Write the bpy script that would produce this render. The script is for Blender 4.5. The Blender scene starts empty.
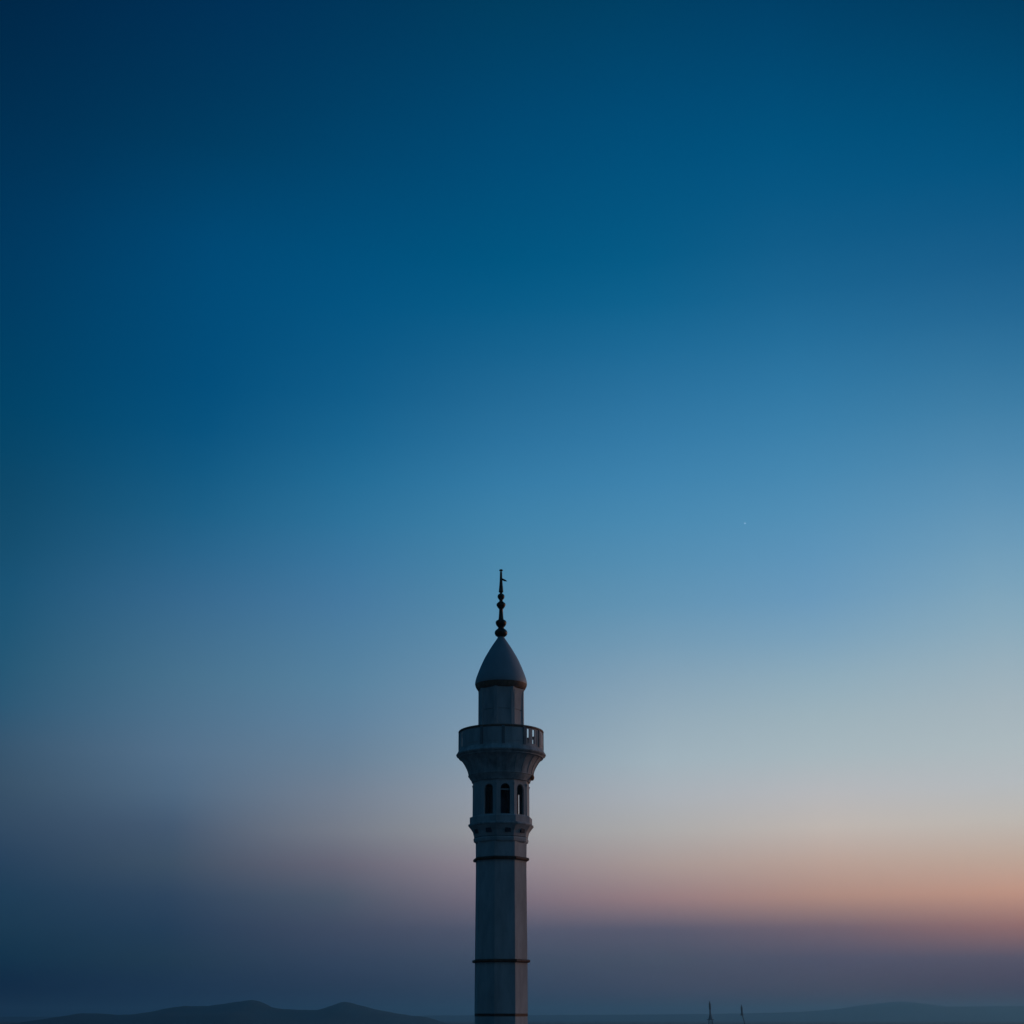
import bpy, bmesh, math, random
from math import sin, cos, tan, atan, atan2, radians, degrees, pi, sqrt
from mathutils import Vector, noise

random.seed(7)
S = bpy.context.scene
COL = S.collection

# ------------------------------------------------------------------ camera
F = 1400.0                      # focal length in pixels of a 1024 px frame
HOR = 1018.0                    # picture row of the horizon
PITCH = atan((HOR - 512.0) / F)
CX = 501.05                      # picture column of the tower axis
EYE = 20.0                      # camera height above the plain
cam_d = bpy.data.cameras.new('camera')
cam = bpy.data.objects.new('camera', cam_d)
COL.objects.link(cam)
cam.location = (0, 0, EYE)
cam.rotation_euler = (pi / 2 + PITCH, 0, 0)
cam_d.sensor_width = 36.0
cam_d.lens = 36.0 * F / 1024.0
cam_d.shift_x = (512.0 - CX) / 1024.0
cam_d.clip_start = 0.5
cam_d.clip_end = 80000.0
S.camera = cam

S.view_settings.view_transform = 'Standard'
S.view_settings.look = 'None'
S.view_settings.exposure = 0.0
S.view_settings.gamma = 1.0
S.view_settings.use_curve_mapping = False
S.render.engine = 'CYCLES'
S.cycles.volume_bounces = 1

# ------------------------------------------------------------------ sky
# Twilight sky: colour by direction.  Rows are elevation (degrees), columns azimuth
# (degrees, 0 = straight ahead, positive = right).  sRGB 0-255.
SKY_COLS_X = [0, 256, 420, 570, 768, 1023]
SKY = [
 (0, (0.0, 39.2, 71.5), (0.0, 49.9, 88.1), (0.0, 57.0, 92.4), (0.0, 63.4, 97.8), (0.0, 64.2, 104.0), (0.0, 60.3, 96.2)),
 (128, (0.0, 47.8, 82.8), (0.0, 60.5, 97.8), (0.0, 68.7, 109.4), (0.0, 74.7, 117.6), (0.0, 80.3, 123.9), (0.0, 79.4, 122.0)),
 (256, (0.0, 57.2, 95.3), (0.0, 76.3, 121.1), (0.0, 82.1, 126.2), (0.3, 88.4, 131.2), (16.5, 94.6, 139.0), (24.1, 93.8, 138.6)),
 (384, (0.0, 65.7, 101.7), (2.7, 82.3, 127.8), (23.1, 98.5, 142.3), (35.2, 107.9, 152.2), (45.9, 119.5, 164.3), (58.8, 122.4, 162.3)),
 (512, (15.5, 74.3, 106.8), (31.4, 102.1, 143.1), (53.5, 122.2, 163.2), (66.7, 134.0, 174.2), (79.6, 142.4, 182.4), (102.5, 152.3, 185.1)),
 (600, (26.7, 84.3, 117.7), (63.3, 113.8, 151.6), (75.4, 129.9, 167.7), (94.4, 146.3, 175.7), (104.6, 153.6, 189.2), (134.3, 170.5, 191.0)),
 (700, (43.7, 89.2, 118.4), (87.2, 125.1, 152.8), (100.8, 140.2, 168.7), (135.9, 161.1, 182.2), (151.8, 177.5, 190.4), (168.6, 184.3, 192.4)),
 (768, (58.7, 85.4, 108.5), (98.8, 125.3, 149.3), (121.1, 138.9, 156.4), (156.9, 176.1, 190.5), (174.4, 187.1, 193.7), (183.5, 191.9, 195.7)),
 (820, (53.2, 76.8, 100.6), (84.4, 102.9, 126.8), (154.7, 154.0, 157.6), (161.0, 166.3, 171.5), (199.7, 189.7, 184.5), (197.3, 190.0, 181.8)),
 (860, (40.2, 66.5, 92.8), (80.2, 93.2, 109.9), (137.3, 123.0, 135.3), (159.3, 151.9, 155.3), (193.4, 168.1, 156.9), (199.6, 172.1, 155.5)),
 (900, (29.1, 60.6, 84.6), (57.0, 72.8, 98.3), (104.2, 107.2, 116.1), (140.1, 117.5, 132.3), (176.7, 139.7, 129.6), (204.5, 149.4, 128.3)),
 (915, (26.3, 57.9, 79.3), (46.3, 64.1, 89.0), (88.5, 102.1, 110.4), (76.7, 97.7, 126.7), (138.8, 116.7, 122.0), (197.4, 128.2, 111.5)),
 (930, (26.6, 56.8, 80.2), (44.0, 63.4, 90.1), (87.3, 88.5, 105.8), (86.9, 90.0, 110.6), (110.9, 96.3, 111.3), (130.1, 105.6, 108.0)),
 (945, (20.5, 51.7, 74.6), (44.4, 58.8, 85.4), (57.9, 75.8, 97.3), (77.2, 81.2, 96.7), (74.6, 76.9, 103.1), (59.2, 90.9, 110.5)),
 (960, (12.8, 47.7, 70.8), (43.4, 61.8, 80.8), (63.7, 73.0, 100.0), (73.5, 82.0, 97.4), (84.8, 84.1, 105.0), (96.5, 81.8, 99.6)),
 (980, (0.0, 45.3, 68.2), (43.3, 56.6, 76.4), (53.6, 66.1, 85.7), (71.4, 81.5, 104.4), (83.4, 84.5, 104.3), (90.5, 77.3, 102.1)),
 (994, (0.0, 14.7, 48.1), (31.6, 50.4, 78.6), (47.3, 53.0, 79.0), (59.8, 68.6, 90.1), (79.8, 68.8, 85.3), (64.9, 39.9, 59.3)),
 (1018, (0.0, 15.3, 43.9), (22.1, 44.2, 71.3), (37.8, 47.7, 73.3), (50.0, 63.5, 83.8), (63.8, 61.5, 78.9), (50.3, 37.6, 54.6)),
]

def lin(c):
    c = c / 255.0
    return c / 12.92 if c <= 0.04045 else ((c + 0.055) / 1.055) ** 2.4

def interp_monotone(xs, ys, x):
    """Catmull-Rom through unevenly spaced knots."""
    n = len(xs)
    if x <= xs[0]:
        return ys[0] + (ys[1] - ys[0]) / (xs[1] - xs[0]) * (x - xs[0])
    if x >= xs[-1]:
        return ys[-1]
    i = max(k for k in range(n - 1) if xs[k] <= x)
    h = xs[i + 1] - xs[i]
    d = (ys[i + 1] - ys[i]) / h
    def slope(k):
        if k == 0:
            return (ys[1] - ys[0]) / (xs[1] - xs[0])
        if k == n - 1:
            return (ys[-1] - ys[-2]) / (xs[-1] - xs[-2])
        a = (ys[k] - ys[k - 1]) / (xs[k] - xs[k - 1])
        b = (ys[k + 1] - ys[k]) / (xs[k + 1] - xs[k])
        return 0.0 if a * b < 0 else 2 * a * b / (a + b + 1e-12 * (1 if a + b >= 0 else -1))
    m0, m1 = slope(i), slope(i + 1)
    t = (x - xs[i]) / h
    return ((2*t**3 - 3*t**2 + 1) * ys[i] + (t**3 - 2*t**2 + t) * h * m0
            + (-2*t**3 + 3*t**2) * ys[i + 1] + (t**3 - t**2) * h * m1)

ROWS_Y = [r[0] for r in SKY]
def sky_srgb(x, y):
    out = []
    for ch in range(3):
        per_row = []
        for r in SKY:
            per_row.append(interp_monotone(SKY_COLS_X, [c[ch] for c in r[1:]], min(max(x, -150), 1023)))
        v = interp_monotone(ROWS_Y, per_row, max(y, -120))
        out.append(min(max(v, 0.0), 255.0))
    return out

def dir_to_xy(az, el):
    a, e = radians(az), radians(el)
    dx, dy, dz = sin(a) * cos(e), cos(a) * cos(e), sin(e)
    depth = dy * cos(PITCH) + dz * sin(PITCH)
    up = -dy * sin(PITCH) + dz * cos(PITCH)
    return CX + F * dx / depth, 512.0 - F * up / depth

EL0, EL1 = -2.0, 46.0
NST = 32
ELS = [EL0 + (EL1 - EL0) * (i / (NST - 1)) ** 1.35 for i in range(NST)]

def column_in_view(az):
    cols = []
    for el in ELS:
        x, y = dir_to_xy(az, el)
        c = [lin(v) for v in sky_srgb(x, min(y, 1024))]
        cols.append(c)
    return cols

def column_custom(stops):
    """stops: (elevation, (r, g, b) srgb)"""
    xs = [s[0] for s in stops]
    return [[lin(min(max(interp_monotone(xs, [s[1][k] for s in stops], el), 0), 255)) for k in range(3)] for el in ELS]

# outside the picture: afterglow to the right, dark blue dusk behind
glow = column_custom([(-2, (60,62,76)), (1, (120,92,96)), (3, (205,130,96)), (6, (214,160,128)), (10, (190,178,172)),
                      (16, (140,168,185)), (25, (90,140,172)), (35, (20,85,130)), (46, (0,55,90))])
right = column_custom([(-2, (24,34,46)), (1, (40,52,66)), (4, (92,88,96)), (10, (92,108,122)),
                       (20, (50,88,116)), (35, (10,56,88)), (46, (0,40,68))])
back = column_custom([(-2, (10,18,24)), (3, (17,30,42)), (12, (25,46,64)), (30, (20,51,74)), (46, (8,48,76))])
left = column_custom([(-2, (8,24,36)), (3, (11,34,50)), (12, (16,52,76)), (30, (4,52,80)), (46, (0,44,72))])

in_view = [-27, -20, -13, -6.5, 0, 6.5, 13, 20, 27]
columns = ([(-180, back), (-110, back), (-60, left)] + [(a, column_in_view(a)) for a in in_view]
           + [(58, glow), (105, right), (150, back)])

world = bpy.data.worlds.new('World')
S.world = world
world.use_nodes = True
wn = world.node_tree
wn.nodes.clear()
N = wn.nodes.new
L = wn.links.new
tc = N('ShaderNodeTexCoord')
nrm = N('ShaderNodeVectorMath'); nrm.operation = 'NORMALIZE'
L(tc.outputs['Generated'], nrm.inputs[0])
sep = N('ShaderNodeSeparateXYZ'); L(nrm.outputs[0], sep.inputs[0])
def M(op, a, b=None, clamp=False):
    n = N('ShaderNodeMath'); n.operation = op; n.use_clamp = clamp
    for i, v in enumerate((a, b)):
        if v is None: continue
        if isinstance(v, (int, float)): n.inputs[i].default_value = v
        else: L(v, n.inputs[i])
    return n.outputs[0]
el = M('DEGREES', M('ARCSINE', sep.outputs[2]))
az = M('DEGREES', M('ARCTAN2', sep.outputs[0], sep.outputs[1]))
# a touch of unevenness, as in real air
nt = N('ShaderNodeTexNoise'); nt.inputs['Scale'].default_value = 2.2; nt.inputs['Detail'].default_value = 2.0
mp = N('ShaderNodeMapping'); mp.inputs['Scale'].default_value = (1, 1, 5); L(nrm.outputs[0], mp.inputs[0]); L(mp.outputs[0], nt.inputs['Vector'])
el2 = M('ADD', el, M('MULTIPLY', M('SUBTRACT', nt.outputs['Fac'], 0.5), 0.25))
tt = M('MULTIPLY', M('SUBTRACT', el2, EL0), 1.0 / (EL1 - EL0), True)
def ramp(cols):
    n = N('ShaderNodeValToRGB'); L(tt, n.inputs[0])
    e = n.color_ramp.elements
    n.color_ramp.interpolation = 'LINEAR'
    for i, (elv, c) in enumerate(zip(ELS, cols)):
        p = (elv - EL0) / (EL1 - EL0)
        if i == 0: s = e[0]; s.position = 0
        elif i == NST - 1: s = e[-1]; s.position = 1
        else: s = e.new(p)
        s.color = (c[0], c[1], c[2], 1)
    return n.outputs[0]
cur = ramp(columns[0][1])
for (a0, c0), (a1, c1) in zip(columns, columns[1:]):
    mx = N('ShaderNodeMix'); mx.data_type = 'RGBA'
    L(M('MULTIPLY', M('SUBTRACT', az, a0), 1.0 / (a1 - a0), True), mx.inputs[0])
    L(cur, mx.inputs[6]); L(ramp(c1), mx.inputs[7])
    cur = mx.outputs[2]
bg = N('ShaderNodeBackground'); L(cur, bg.inputs[0]); bg.inputs[1].default_value = 1.0
wo = N('ShaderNodeOutputWorld'); L(bg.outputs[0], wo.inputs[0])

# the sun has set: what is left is a faint warm after-light from low on the right
sun_d = bpy.data.lights.new('sun', 'SUN')
sun = bpy.data.objects.new('sun', sun_d); COL.objects.link(sun)
sun_d.energy = 0.35; sun_d.angle = radians(12); sun_d.color = (1.0, 0.46, 0.26)
sa, se = radians(60), radians(4)
sv = Vector((sin(sa) * cos(se), cos(sa) * cos(se), sin(se)))
sun.rotation_euler = sv.to_track_quat('Z', 'Y').to_euler()
sun.location = (60, 20, 60)

# ------------------------------------------------------------------ helpers
def tag(o, label=None, cat=None, group=None, kind=None):
    if label: o['label'] = label
    if cat: o['category'] = cat
    if group: o['group'] = group
    if kind: o['kind'] = kind
    return o

def obj(name, bm, mat, parent=None, smooth=None):
    bmesh.ops.recalc_face_normals(bm, faces=bm.faces)
    me = bpy.data.meshes.new(name)
    bm.to_mesh(me); bm.free()
    me.materials.append(mat)
    if smooth is not None:
        me.shade_smooth() if smooth >= 180 else me.set_sharp_from_angle(angle=radians(smooth))
        for p in me.polygons: p.use_smooth = True
    o = bpy.data.objects.new(name, me)
    COL.objects.link(o)
    if parent: o.parent = parent
    return o

def mat(name, col, rough=0.6, metal=0.0, var=0.25, scale=2.0, stain=0.0, bump=0.0, streak=1.0):
    m = bpy.data.materials.new(name); m.use_nodes = True
    nt = m.node_tree; b = nt.nodes['Principled BSDF']
    tc = nt.nodes.new('ShaderNodeTexCoord'); mp = nt.nodes.new('ShaderNodeMapping')
    mp.inputs['Scale'].default_value = (1, 1, streak)
    nt.links.new(tc.outputs['Object'], mp.inputs[0])
    n1 = nt.nodes.new('ShaderNodeTexNoise'); n1.inputs['Scale'].default_value = scale
    n1.inputs['Detail'].default_value = 8; n1.inputs['Roughness'].default_value = 0.65
    nt.links.new(mp.outputs[0], n1.inputs['Vector'])
    r = nt.nodes.new('ShaderNodeValToRGB')
    r.color_ramp.elements[0].position = 0.3; r.color_ramp.elements[1].position = 0.7
    r.color_ramp.elements[0].color = (col[0]*(1-var), col[1]*(1-var), col[2]*(1-var), 1)
    r.color_ramp.elements[1].color = (min(col[0]*(1+var), .9), min(col[1]*(1+var), .9), min(col[2]*(1+var), .9), 1)
    nt.links.new(n1.outputs['Fac'], r.inputs[0])
    nt.links.new(r.outputs[0], b.inputs['Base Color'])
    b.inputs['Roughness'].default_value = rough
    b.inputs['Metallic'].default_value = metal
    if bump:
        bp = nt.nodes.new('ShaderNodeBump'); bp.inputs['Strength'].default_value = bump
        bp.inputs['Distance'].default_value = 0.03
        n2 = nt.nodes.new('ShaderNodeTexNoise'); n2.inputs['Scale'].default_value = 14; n2.inputs['Detail'].default_value = 6
        nt.links.new(tc.outputs['Object'], n2.inputs['Vector'])
        nt.links.new(n2.outputs['Fac'], bp.inputs['Height']); nt.links.new(bp.outputs[0], b.inputs['Normal'])
    return m

STONE  = mat('whitewashed_stone', (0.66, 0.65, 0.63), 0.75, var=0.26, scale=1.3, bump=0.25, streak=0.25)
STONE2 = mat('weathered_stone', (0.58, 0.57, 0.55), 0.8, var=0.42, scale=2.4, bump=0.35, streak=0.35)
DOMEM  = mat('lead_sheet', (0.48, 0.50, 0.52), 0.5, 0.0, var=0.08, scale=1.6, bump=0.1, streak=0.4)
RUST   = mat('rusty_iron', (0.18, 0.085, 0.05), 0.65, 0.0, var=0.4, scale=5)
BRONZE = mat('dark_bronze', (0.10, 0.065, 0.04), 0.4, 0.6, var=0.3, scale=6)
DARK   = mat('dark_recess_shade', (0.09, 0.09, 0.10), 0.8, var=0.2)  # shade put into the colour of cove blocks and stair core; lines groove
OCHRE  = mat('ochre_rim_paint', (0.34, 0.20, 0.13), 0.6, var=0.3, scale=5)
PLAST  = mat('grey_plaster', (0.34, 0.34, 0.34), 0.8, var=0.2)
LITSTEP  = mat('lit_step_orange', (0.85, 0.22, 0.06), 0.6, var=0.25, scale=6)  # orange stands for warm light on the corbel step
STEEL  = mat('painted_steel', (0.06, 0.05, 0.06), 0.6, 0.2)
GROUND = mat('dark_soil', (0.12, 0.125, 0.12), 0.95, var=0.4, scale=0.002)
HILL   = mat('hillside_scrub', (0.03, 0.07, 0.075), 0.95, var=0.4, scale=0.004)

# ------------------------------------------------------------------ the minaret
D = 90.0                          # distance from the camera to the tower axis
def hz(y):                        # picture row on the tower axis -> height
    return EYE + D * tan(PITCH + atan((512.0 - y) / F))
def mpp(y):                       # metres per pixel there
    return (D * cos(PITCH) + (hz(y) - EYE) * sin(PITCH)) / F
def rz(y, hw):
    return (hw + 0.3) * mpp(y), hz(y)

def az_xy(a, r):                  # azimuth 0 = towards the camera, + = camera's right
    return (r * sin(radians(a)), -r * cos(radians(a)))

OCT = [-14.0 + 45 * k for k in range(8)]
DEC = [-9.0 + 36 * k for k in range(10)]   # the arcade storey has ten sides
def lathe(prof, angs, bm=None, close_top=True, close_bot=True):
    """prof: list of (radius, height) going up; angs: azimuths of the vertices"""
    bm = bm or bmesh.new()
    rings = []
    for r, z in prof:
        rings.append([bm.verts.new((*az_xy(a, r), z)) for a in angs])
    n = len(angs)
    for A, B in zip(rings, rings[1:]):
        for i in range(n):
            j = (i + 1) % n
            bm.faces.new((A[i], A[j], B[j], B[i]))
    if close_bot: bm.faces.new(rings[0][::-1])
    if close_top: bm.faces.new(rings[-1])
    return bm
def tube_ring(r, z, t, angs, bm=None, k=8, squash=1.0):
    """closed torus of minor radius t following the polygon of vertices"""
    bm = bm or bmesh.new()
    rings = []
    for a in angs:
        ring = []
        for q in range(k):
            th = 2 * pi * q / k
            ring.append(bm.verts.new((*az_xy(a, r + t * cos(th)), z + squash * t * sin(th))))
        rings.append(ring)
    n = len(angs)
    for i in range(n):
        A, B = rings[i], rings[(i + 1) % n]
        for q in range(k):
            w = (q + 1) % k
            bm.faces.new((A[q], A[w], B[w], B[q]))
    return bm
ROUND = [360.0 * k / 96 for k in range(96)]
def profile(pts):                 # (picture row, half width px), top to bottom -> (r, z) going up
    return [rz(y, h) for y, h in sorted(pts, key=lambda p: -p[0])]
def octw(h):                      # silhouette half width -> circumradius of the octagon
    return h / 0.970
def box(bm, c, sx, sy, sz, rotz=0.0):
    vs = []
    for dx in (-.5, .5):
        for dy in (-.5, .5):
            for dz in (-.5, .5):
                x, y = dx * sx, dy * sy
                vs.append(bm.verts.new((c[0] + x * cos(rotz) - y * sin(rotz), c[1] + x * sin(rotz) + y * cos(rotz), c[2] + dz * sz)))
    for f in ((0,1,3,2), (4,6,7,5), (0,4,5,1), (2,3,7,6), (0,2,6,4), (1,5,7,3)):
        bm.faces.new([vs[i] for i in f])
    return bm
def rod(bm, p0, p1, r0, r1=None, k=8):
    r1 = r0 if r1 is None else r1
    p0, p1 = Vector(p0), Vector(p1)
    d = (p1 - p0).normalized()
    u = d.orthogonal().normalized(); v = d.cross(u)
    A = [bm.verts.new(p0 + r0 * (u * cos(2*pi*q/k) + v * sin(2*pi*q/k))) for q in range(k)]
    B = [bm.verts.new(p1 + r1 * (u * cos(2*pi*q/k) + v * sin(2*pi*q/k))) for q in range(k)]
    for q in range(k):
        w = (q + 1) % k
        bm.faces.new((A[q], A[w], B[w], B[q]))
    bm.faces.new(A[::-1]); bm.faces.new(B)
    return bm

T = bpy.data.objects.new('minaret', None); COL.objects.link(T)
T.location = (0, D, 0)
tag(T, 'tall slender pale stone minaret with round balcony and pointed dome against the dusk sky', 'minaret')

# shaft, tapering, with mild joints
sh = [(843, 25.2), (870, 25.0), (955, 25.9), (1013.6, 26.4)]
zb = hz(1013.6)
prof = [rz(y, octw(h)) for y, h in reversed(sh)]
obj('shaft', lathe(prof, OCT), STONE, T)
# lower shaft under the seam, wider towards the base
r0 = octw(26.4) * mpp(1014)
obj('lower_shaft', lathe([(r0 * 1.13, 2.6), (r0 * 1.001, zb - 0.16)], OCT), STONE, T)
obj('seam_band', lathe([(r0 * 1.008, zb - 0.158), (r0 * 1.008, zb - 0.002)], OCT), RUST, T)
bm = lathe([(r0 * 1.7, 0.0), (r0 * 1.7, 1.9), (r0 * 1.25, 2.58), (r0*1.25, 2.598)], OCT)
obj('plinth', bm, STONE2, T)
# iron rings round the shaft
for y, h, t in ((860.1, 26.3, 1.65), (961.4, 27.4, 1.5)):
    obj('ring', tube_ring(*rz(y, octw(h)), t * mpp(y), OCT), RUST, T, 40)
# capital under the arcade: small step, cove, moulded band
cap = [(844.2, 25.3), (842.8, 27.2), (840.3, 27.7), (838.8, 26.9), (838.2, 26.9), (833, 28.2), (829.6, 30.6), (827.6, 32.2)]
obj('cove', lathe([rz(y, h) for y, h in cap], DEC), STONE, T)
obj('moulding', tube_ring(*rz(826.3, 31.4), 1.55 * mpp(826), DEC), STONE2, T, 40)
obj('arcade_sill', lathe([rz(y, h) for y, h in [(826.6, 31.0), (825.6, 31.3), (818.8, 31.3), (818.0, 30.6)]], DEC), STONE, T)
obj('groove', lathe([rz(838.75, 27.05), rz(838.2, 27.05)], DEC, close_top=False, close_bot=False), DARK, T)
for a in [-26, 14, 50, 122, 158, 194, 230, 298]:     # dark blocks standing for shaded recesses in the cove
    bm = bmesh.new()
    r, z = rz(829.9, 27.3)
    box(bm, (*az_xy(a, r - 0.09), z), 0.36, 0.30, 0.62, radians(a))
    obj('shade_block', bm, DARK, T)

# arcade: octagonal wall, arched openings in some faces
m = mpp(800)
z0, z1 = hz(818.0) + 0.002, hz(783.0) - 0.002
RO = 28.5 * m; AP = RO * cos(radians(18)); FW = 2 * RO * sin(radians(18))
TH = 0.12
ow = 9.5 * m / 2                                    # half width of the opening
oz0, ozs = z0 + 0.06, z0 + 1.60                     # sill and springing
def arcade_face(bm, fa, off=0.0, ow=None):
    """one face with an arched hole and its reveal, as quads"""
    c, s = cos(radians(fa)), sin(radians(fa))
    AI = AP - TH; hwO = FW / 2; hwI = AI * tan(radians(18))
    def P(u, d, z):                                 # u along the face, d outwards
        return bm.verts.new((u * c + d * s, u * s - d * c, z))
    K = 10
    arch = [(-ow * cos(pi * q / K), ozs + ow * 1.12 * sin(pi * q / K)) for q in range(K + 1)]
    hole = [(u + off, z) for u, z in [(-ow, oz0)] + arch + [(ow, oz0)]]
    n = len(hole)
    for d, hw in ((AP, hwO), (AI, hwI)):
        hv = [P(u, d, z) for u, z in hole]
        bl, tl, tr, br = P(-hw, d, z0), P(-hw, d, z1), P(hw, d, z1), P(hw, d, z0)
        f = bm.faces.new
        f((bl, br, hv[-1], hv[0]))
        f((bl, hv[0], hv[1], tl))
        f((br, tr, hv[-2], hv[-1]))
        half = 1 + K // 2
        tm = P(0, d, z1)
        for i in range(1, half): f((tl, hv[i], hv[i + 1]))
        f((tl, hv[half], tm)); f((tm, hv[half], tr))
        for i in range(half, n - 2): f((tr, hv[i], hv[i + 1]))
        if d == AP: outer = hv
        else: inner = hv
    for i in range(n):
        j = (i + 1) % n
        bm.faces.new((outer[i], outer[j], inner[j], inner[i]))
bm = bmesh.new()
FACES = [DEC[0] + 18 + 36 * k for k in range(10)]
for fa in FACES:
    if abs(fa - 153) < 1: arcade_face(bm, fa, -6.9 * m, 0.75 * m)      # narrow light at the back
    elif round(fa) in (9, 45, 333, 297 - 36): arcade_face(bm, fa, 0.0, ow)
    else:                                           # faces closed off to keep light out of the arcade
        q = [bm.verts.new((*az_xy(fa + e, RO), z)) for e, z in ((-18, z0), (18, z0), (18, z1), (-18, z1))]
        bm.faces.new(q)
bmesh.ops.remove_doubles(bm, verts=bm.verts, dist=0.0005)
obj('arcade_wall', bm, STONE, T)
for fa in FACES[:1]:                                # tie bar across the front arch
    bm = bmesh.new()
    x, y = az_xy(fa, AP - 0.10)
    box(bm, (x, y, ozs - 0.03), ow * 2, 0.05, 0.07, radians(fa))
    obj('tie_bar', bm, STONE2, T)
for a in DEC:                                       # corner shafts
    bm = bmesh.new()
    x, y = az_xy(a, RO - 0.04)
    rod(bm, (x, y, z0), (x, y, z1 - 0.35), 0.055, 0.055, 10)
    rod(bm, (x, y, z1 - 0.348), (x, y, z1 - 0.22), 0.07, 0.10, 10)
    obj('corner_column', bm, STONE, T, 40)
obj('stair_core', lathe([(0.42, z0), (0.42, z1)], ROUND[::4]), DARK, T, 60)  # core coloured near-black as shade behind the arches

# flaring corbel that carries the balcony
cor = [(783.0, 28.9), (781.2, 29.4), (779.2, 31.0), (777.4, 31.9), (773.8, 32.3), (771, 33.0), (768, 34.3), (765, 35.9),
       (762, 37.8), (759.5, 40.2), (757.4, 43.0)]
K3 = [rz(y, h) for y, h in cor]
obj('corbel', lathe(K3, ROUND), STONE2, T, 30)
for k in range(24):                                 # ribs on the corbel
    a = -6 + 15 * k
    bm = bmesh.new()
    L1, R1 = [], []
    w = 0.055
    pr = K3[3:10]
    for (r, z) in pr:
        e = 0.022 + 0.012 * sin((z - pr[0][1]) * 2)
        for sgn, lst in ((-1, L1), (1, R1)):
            base = az_xy(a, r - 0.05); tip = az_xy(a, r + e)
            tx, ty = cos(radians(a)) * w * sgn, sin(radians(a)) * w * sgn
            lst.append((bm.verts.new((base[0] + tx, base[1] + ty, z)), bm.verts.new((tip[0] + tx * .6, tip[1] + ty * .6, z))))
    for i in range(len(pr) - 1):
        bm.faces.new((L1[i][0], L1[i][1], L1[i+1][1], L1[i+1][0]))
        bm.faces.new((R1[i][0], R1[i+1][0], R1[i+1][1], R1[i][1]))
        bm.faces.new((L1[i][1], R1[i][1], R1[i+1][1], L1[i+1][1]))
    bm.faces.new((L1[0][0], R1[0][0], R1[0][1], L1[0][1])); bm.faces.new((L1[-1][0], L1[-1][1], R1[-1][1], R1[-1][0]))
    obj('rib', bm, STONE2, T)
for y, h, t in ((776.6, 31.9, 0.75), (758.6, 41.4, 0.7)):      # beads on the corbel
    obj('corbel_bead', tube_ring(*rz(y, h), t * mpp(y), ROUND), STONE2, T, 60)
obj('lantern_bead', tube_ring(*rz(693.2, 22.4), 0.6 * mpp(693), OCT), STONE2, T, 40)
# orange knob added as the warm-lit end of the corbel step
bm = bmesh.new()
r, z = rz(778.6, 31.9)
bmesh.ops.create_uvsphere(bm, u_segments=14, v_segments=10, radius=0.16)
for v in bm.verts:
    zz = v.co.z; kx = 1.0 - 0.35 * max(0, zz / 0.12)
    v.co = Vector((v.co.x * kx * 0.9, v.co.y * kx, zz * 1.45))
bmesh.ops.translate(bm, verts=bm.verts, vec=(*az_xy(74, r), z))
o = obj('lit_step_end', bm, LITSTEP, T, 180); o['label'] = 'small orange knob standing for the lit end of the corbel step'

# balcony: slab with moulded edge, parapet of panels between posts, iron hand rail
slab = [(757.35, 43.0), (756.6, 44.2), (755.6, 44.6), (754.6, 43.8), (751.8, 42.3), (750.9, 42.1)]
obj('balcony_slab', lathe([rz(y, h) for y, h in slab], ROUND), STONE2, T, 30)
zf = hz(750.9) + 0.002
zt = hz(733.0)
RP = 42.2 * mpp(742)
par_h = zt - zf
PAR = bpy.data.objects.new('parapet', None); COL.objects.link(PAR); PAR.parent = T
posts = [-27 + 30 * k for k in range(12)]
def curved_slab(bm, a0, a1, ri, ro, za, zb_, n=8):
    prev = None; first = None
    for i in range(n + 1):
        a = a0 + (a1 - a0) * i / n
        q = [bm.verts.new((*az_xy(a, rr), zz)) for rr, zz in ((ri, za), (ro, za), (ro, zb_), (ri, zb_))]
        if prev:
            for k in range(4):
                w = (k + 1) % 4
                bm.faces.new((prev[k], prev[w], q[w], q[k]))
        else: first = q
        prev = q
    bm.faces.new(first[::-1]); bm.faces.new(prev)
for a in posts:
    if a == 303: continue
    bm = bmesh.new()
    x, y = az_xy(a, RP - 0.06)
    box(bm, (x, y, zf + par_h / 2), 0.17, 0.17, par_h - 0.004, radians(a))
    obj('post', bm, PLAST, PAR)
for a in posts:
    e = 2.1
    bm = bmesh.new()
    ri, ro = RP - 0.09, RP - 0.03
    slots = {33: [(4.6, 8.2), (14.4, 19.4), (22.6, 24.6)], 123: [(4, 13.5), (16.5, 26)], 273: [(15.6, 19.6)], 243: [(4, 14), (16, 26)]}.get(a)
    if slots:                                       # panels pierced by upright slots
        curved_slab(bm, a + e, a + 30 - e, ri, ro, zf, zf + 0.12)
        curved_slab(bm, a + e, a + 30 - e, ri, ro, zt - 0.13, zt - 0.03)
        b = e
        for s0, s1 in slots + [(30 - e, None)]:
            curved_slab(bm, a + b, a + s0, ri, ro, zf + 0.12, zt - 0.13, 3)
            b = s1
    else:
        curved_slab(bm, a + e, a + 30 - e, ri, ro, zf, zt - 0.03)
        # raised frame of the panel
        curved_slab(bm, a + e + 2.5, a + 30 - e - 2.5, ro + 0.001, ro + 0.022, zf + 0.2, zt - 0.2)
    if a == 273: curved_slab(bm, 300.9, 305.1, ri, ro, zf, zt - 0.03, 2)
    obj('panel', bm, STONE, PAR)
bm = tube_ring(RP - 0.04, zt + 0.005, 0.08, ROUND)
obj('hand_rail', bm, OCHRE, PAR, 60)

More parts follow.
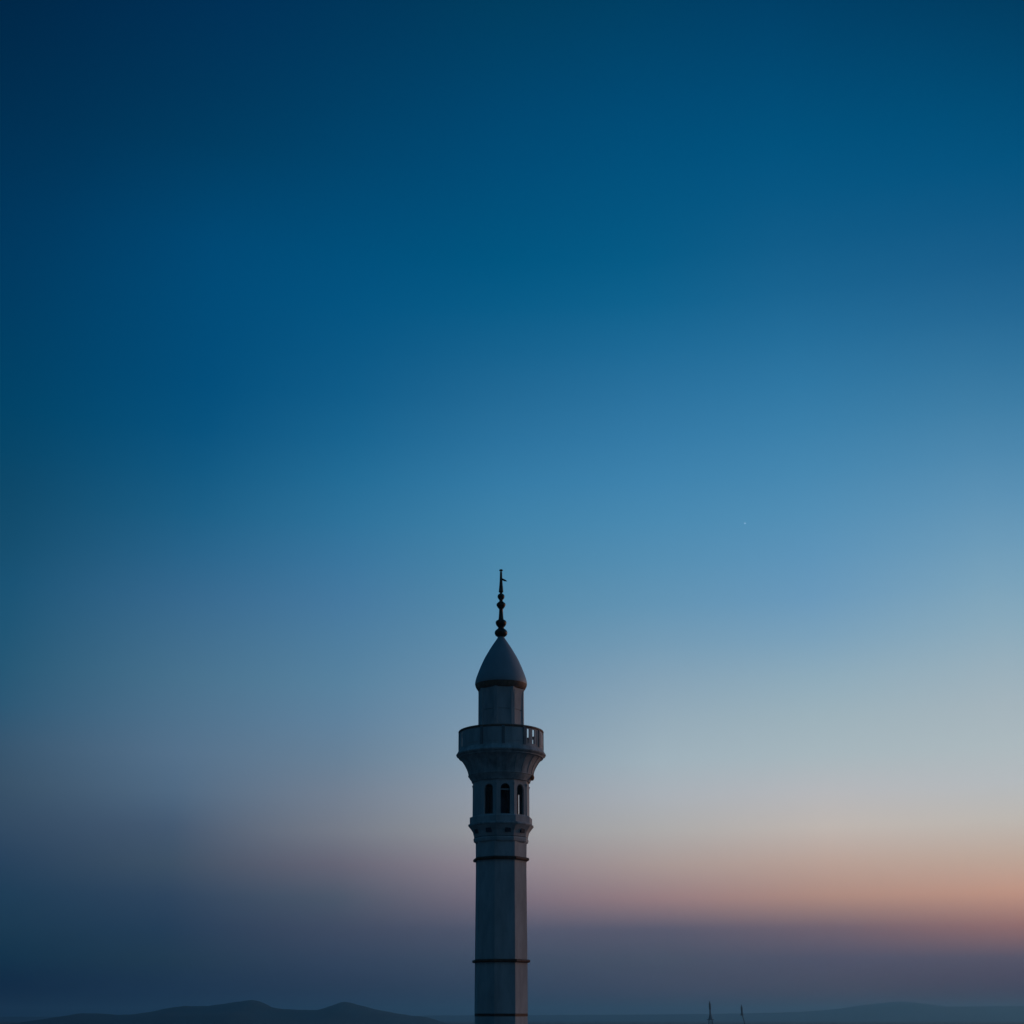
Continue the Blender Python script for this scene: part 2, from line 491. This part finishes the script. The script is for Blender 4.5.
# drum above the balcony
dr = [(752, 21.8), (716, 21.7), (713.2, 21.75), (713.0, 21.1), (712.2, 21.1), (712.0, 21.8), (697, 22.0), (690.6, 22.6)]
obj('drum', lathe([rz(y, octw(h)) for y, h in dr], OCT), STONE, T)
for a in OCT:                                       # corner strips
    bm = bmesh.new()
    x, y = az_xy(a, octw(21.8) * mpp(720) * 0.985)
    box(bm, (x, y, (hz(750.5) + hz(693)) / 2), 0.24, 0.12, hz(693) - hz(750.5), radians(a))
    obj('corner_strip', bm, STONE, T)
# door on the side away from the sunset
bm = bmesh.new()
fa = FACES[4]
x, y = az_xy(fa, octw(21.8) * mpp(740) * cos(radians(22.5)))
box(bm, (x, y, zf + 0.85), 0.62, 0.08, 1.7, radians(fa)); obj('door', bm, RUST, T)

# pointed dome and its rim
dome = [(685.2, 25.6), (684.0, 25.75), (681, 25.3), (677.9, 24.4), (672.5, 22.4), (667.6, 20.4), (662, 17.9), (657.3, 15.5), (650.5, 11.5),
        (647.1, 9.4), (643.7, 7.1), (640.5, 4.9), (638.0, 3.2), (636.8, 2.8)]
DO = obj('dome', lathe([rz(y, h) for y, h in dome], ROUND), DOMEM, T, 40)
rim = [(691.0, 22.2), (690.6, 22.9), (688.6, 24.3), (686.8, 25.2), (685.25, 25.6)]
obj('dome_rim', lathe([rz(y, h) for y, h in rim], ROUND), OCHRE, DO, 40)

# finial (turned bronze) with crescent arm
fin = [(637.2, 2.9), (636.6, 3.4), (635.6, 4.9), (634.2, 5.6), (632.6, 5.8), (631, 5.3), (629.7, 4.0), (628.6, 2.6), (627.6, 2.4), (626.8, 3.0),
       (625.4, 4.1), (623.6, 4.8), (622.0, 4.9), (620.8, 4.1), (620.0, 2.6), (619, 2.1), (614, 1.7), (609.4, 1.5), (608.6, 2.0), (607.2, 3.1),
       (605.2, 4.1), (603.8, 3.9), (602.6, 2.7), (601.4, 1.4), (600.2, 1.3), (599.3, 1.9), (598, 2.8), (596.6, 3.1), (595.2, 2.8), (594.2, 1.9),
       (593.6, 0.9), (592.7, 0.8), (592.1, 1.9), (590, 1.8), (586, 1.4), (581, 1.05), (578, 0.95), (572, 0.75)]
FI = obj('finial', lathe([rz(y, h * 1.06) for y, h in fin], ROUND[::4]), BRONZE, T, 60)
bm = bmesh.new()
bmesh.ops.create_uvsphere(bm, u_segments=12, v_segments=8, radius=1.0)
for v in bm.verts: v.co = Vector((v.co.x * 1.9 * mpp(570), v.co.y * 1.9 * mpp(570), hz(570.4) + v.co.z * 1.2 * mpp(570)))
obj('knob', bm, BRONZE, FI, 180)
bm = bmesh.new()
pts = [(0.2, 578.9, .9), (1.8, 579.5, 1.0), (3.4, 580.3, .95), (4.8, 580.8, .7), (5.8, 581.1, .25)]
for (x0_, y0_, w0), (x1_, y1_, w1) in zip(pts, pts[1:]):
    mm = mpp(580)
    rod(bm, (x0_ * mm, 0, hz(y0_)), (x1_ * mm, 0, hz(y1_)), w0 * mm, w1 * mm, 6)
obj('crescent_arm', bm, BRONZE, FI, 60)

# ------------------------------------------------------------------ land
bm = bmesh.new()
R = 21000
nx = 24
vs = [[bm.verts.new((-R + 2 * R * i / nx, -R + 2 * R * j / nx, 0)) for j in range(nx + 1)] for i in range(nx + 1)]
for i in range(nx):
    for j in range(nx):
        bm.faces.new((vs[i][j], vs[i+1][j], vs[i+1][j+1], vs[i][j+1]))
tag(obj('ground', bm, GROUND), kind='structure')

def hills(name, pts, dist, depth_, foot):
    """a ridge whose crest passes through (azimuth column px, crest row px); rounded, with spurs"""
    bm = bmesh.new()
    xs = [p[0] for p in pts]; ys = [p[1] for p in pts]
    n = 700
    cols_ = []
    JN = 16
    for i in range(n + 1):
        x = xs[0] + (xs[-1] - xs[0]) * i / n
        y = interp_monotone(xs, ys, x)
        crest = EYE + dist * tan(PITCH + atan((512.0 - y) / F))
        X = (x - CX) / F * (dist * cos(PITCH) + (crest - EYE) * sin(PITCH))
        crest = crest + noise.noise(Vector((X / 160.0, 3.3, 0))) * 2.0 + noise.noise(Vector((X / 40.0, 8.1, 0))) * 2.2 + noise.noise(Vector((X / 13.0, 5.1, 0))) * 0.9
        crest = max(crest, -2.5)
        col_ = []
        for j in range(JN + 1):
            t = j / JN * 2 - 1
            p = max(0.0, 1 - abs(t)) ** 1.25
            yy = dist + t * depth_
            k = noise.noise(Vector((X / 300.0, yy / 260.0, 1.7))) * 0.30 * (1 - abs(2 * p - 1))
            col_.append(bm.verts.new((X, yy, crest * (p + k) - foot * (1 - p))))
        cols_.append(col_)
    for a, b in zip(cols_, cols_[1:]):
        for j in range(JN):
            bm.faces.new((a[j], b[j], b[j+1], a[j+1]))
    tag(obj(name, bm, HILL, None, 180), kind='structure')

hills('near_hills', [(34, 1025), (60, 1017.8), (82, 1013.4), (100, 1013.6), (122, 1014.8), (150, 1011.5), (180, 1006.6), (205, 1006),
                     (235, 1002.6), (252, 1000), (264, 1003), (276, 1008), (315, 1010), (330, 1006.5), (345, 1002), (362, 1006), (385, 1011),
                     (406, 1014.8), (428, 1018), (450, 1025)], 5000, 700, 3)
hills('far_hills', [(-500, 1012), (-200, 1015), (0, 1016.6), (300, 1016), (440, 1015.4), (560, 1015), (640, 1014.6), (700, 1014), (780, 1012.6), (830, 1009.6),
                    (868, 1004.6), (902, 1001.6), (927, 1004), (950, 1006.6), (1024, 1006), (1200, 1008), (1600, 1004)], 12500, 1600, 3)

# ------------------------------------------------------------------ masts in the haze
def pos(x, dist):
    # a point at eye level at that distance has depth dist*cos(PITCH)
    return Vector(((x - CX) / F * dist * cos(PITCH), dist, 0))
DM = 2600.0
def mz(y): return EYE + DM * tan(PITCH + atan((512.0 - y) / F))
mp_ = DM * cos(PITCH) / F
def lattice(bm, z0, z1, w0, w1, n, r):
    for i in range(n):
        a, b = z0 + (z1 - z0) * i / n, z0 + (z1 - z0) * (i + 1) / n
        wa, wb = w0 + (w1 - w0) * i / n, w0 + (w1 - w0) * (i + 1) / n
        ca = [(-wa, -wa, a), (wa, -wa, a), (wa, wa, a), (-wa, wa, a)]
        cb = [(-wb, -wb, b), (wb, -wb, b), (wb, wb, b), (-wb, wb, b)]
        for q in range(4):
            w = (q + 1) % 4
            rod(bm, ca[q], cb[q], r, r, 4)
            rod(bm, ca[q], cb[w], r * .6, r * .6, 4)
            rod(bm, cb[q], cb[w], r * .6, r * .6, 4)
m1 = bpy.data.objects.new('radio_mast', None); COL.objects.link(m1); m1.location = pos(710.4, DM)
tag(m1, 'taller hazy mast with a wide low platform, left one of two', 'mast', 'far masts on the horizon')
bm = bmesh.new(); zp = mz(1020)
lattice(bm, 0, zp, 5.0, 2.6, 4, 0.45); obj('lattice_frame', bm, STEEL, m1)
bm = lathe([(6.2, zp), (6.2, zp + 1.2)], ROUND[::8]); obj('platform', bm, STEEL, m1)
bm = lathe([(3.6, zp + 1.21), (2.4, mz(1016)), (1.6, mz(1014)), (1.3, mz(1010))], ROUND[::8]); obj('pole', bm, STEEL, m1, 40)
bm = lathe([(1.5, mz(1009.9)), (1.9, mz(1008.6)), (1.9, mz(1004)), (1.1, mz(1003)), (0.4, mz(1001))], ROUND[::8]); obj('antenna', bm, STEEL, m1, 40)
m2 = bpy.data.objects.new('radio_mast', None); COL.objects.link(m2); m2.location = pos(744.0, DM)
tag(m2, 'shorter hazy mast with thick antenna on thin bent pole, right one of two', 'mast', 'far masts on the horizon')
bm = bmesh.new()
rod(bm, (1.6, 0, 0), (0.2, 0, mz(1022)), 0.9, 0.8, 6); rod(bm, (0.2, 0, mz(1022)), (-2.6, 0, mz(1015.4)), 0.8, 0.7, 6); obj('pole', bm, STEEL, m2)
bm = lathe([(2.6, mz(1015.6)), (2.4, mz(1014)), (1.6, mz(1012.6)), (1.9, mz(1007.6)), (1.0, mz(1006.4)), (0.4, mz(1004.6))], ROUND[::8])
bmesh.ops.translate(bm, verts=bm.verts, vec=(-3.2, 0, 0)); obj('antenna', bm, STEEL, m2, 40)

# ------------------------------------------------------------------ first star
STAR = bpy.data.materials.new('starlight'); STAR.use_nodes = True
b = STAR.node_tree.nodes['Principled BSDF']
b.inputs['Base Color'].default_value = (0, 0, 0, 1)
b.inputs['Emission Color'].default_value = (0.55, 0.75, 1, 1); b.inputs['Emission Strength'].default_value = 1.2
bm = bmesh.new(); bmesh.ops.create_icosphere(bm, subdivisions=2, radius=14.0)
o = obj('star', bm, STAR, None, 180)
ex = PITCH + atan((512 - 523.3) / F)
sd = 40000.0
dv = Vector(((744.9 - CX), F, 512 - 523.3)).normalized()
dv = Vector((dv.x, dv.y * cos(PITCH) - dv.z * sin(PITCH), dv.y * sin(PITCH) + dv.z * cos(PITCH)))
o.location = Vector((0, 0, EYE)) + dv * sd
tag(o, 'single faint pale star in the blue sky, up and to the right of the finial', 'star')

# ------------------------------------------------------------------ haze
bm = bmesh.new()
H = R + 400.0
box(bm, (0, 0, (160 - 1) / 2.0), 2 * H, 2 * H, 161)
hz_m = bpy.data.materials.new('haze'); hz_m.use_nodes = True
ht = hz_m.node_tree
for n in list(ht.nodes):
    if n.type == 'BSDF_PRINCIPLED': ht.nodes.remove(n)
pv = ht.nodes.new('ShaderNodeVolumePrincipled')
pv.inputs['Color'].default_value = (0.32, 0.65, 0.84, 1)
pv.inputs['Density'].default_value = 1.1e-4
pv.inputs['Anisotropy'].default_value = 0.78
ht.links.new(pv.outputs[0], ht.nodes['Material Output'].inputs['Volume'])
tag(obj('haze', bm, hz_m), kind='stuff')
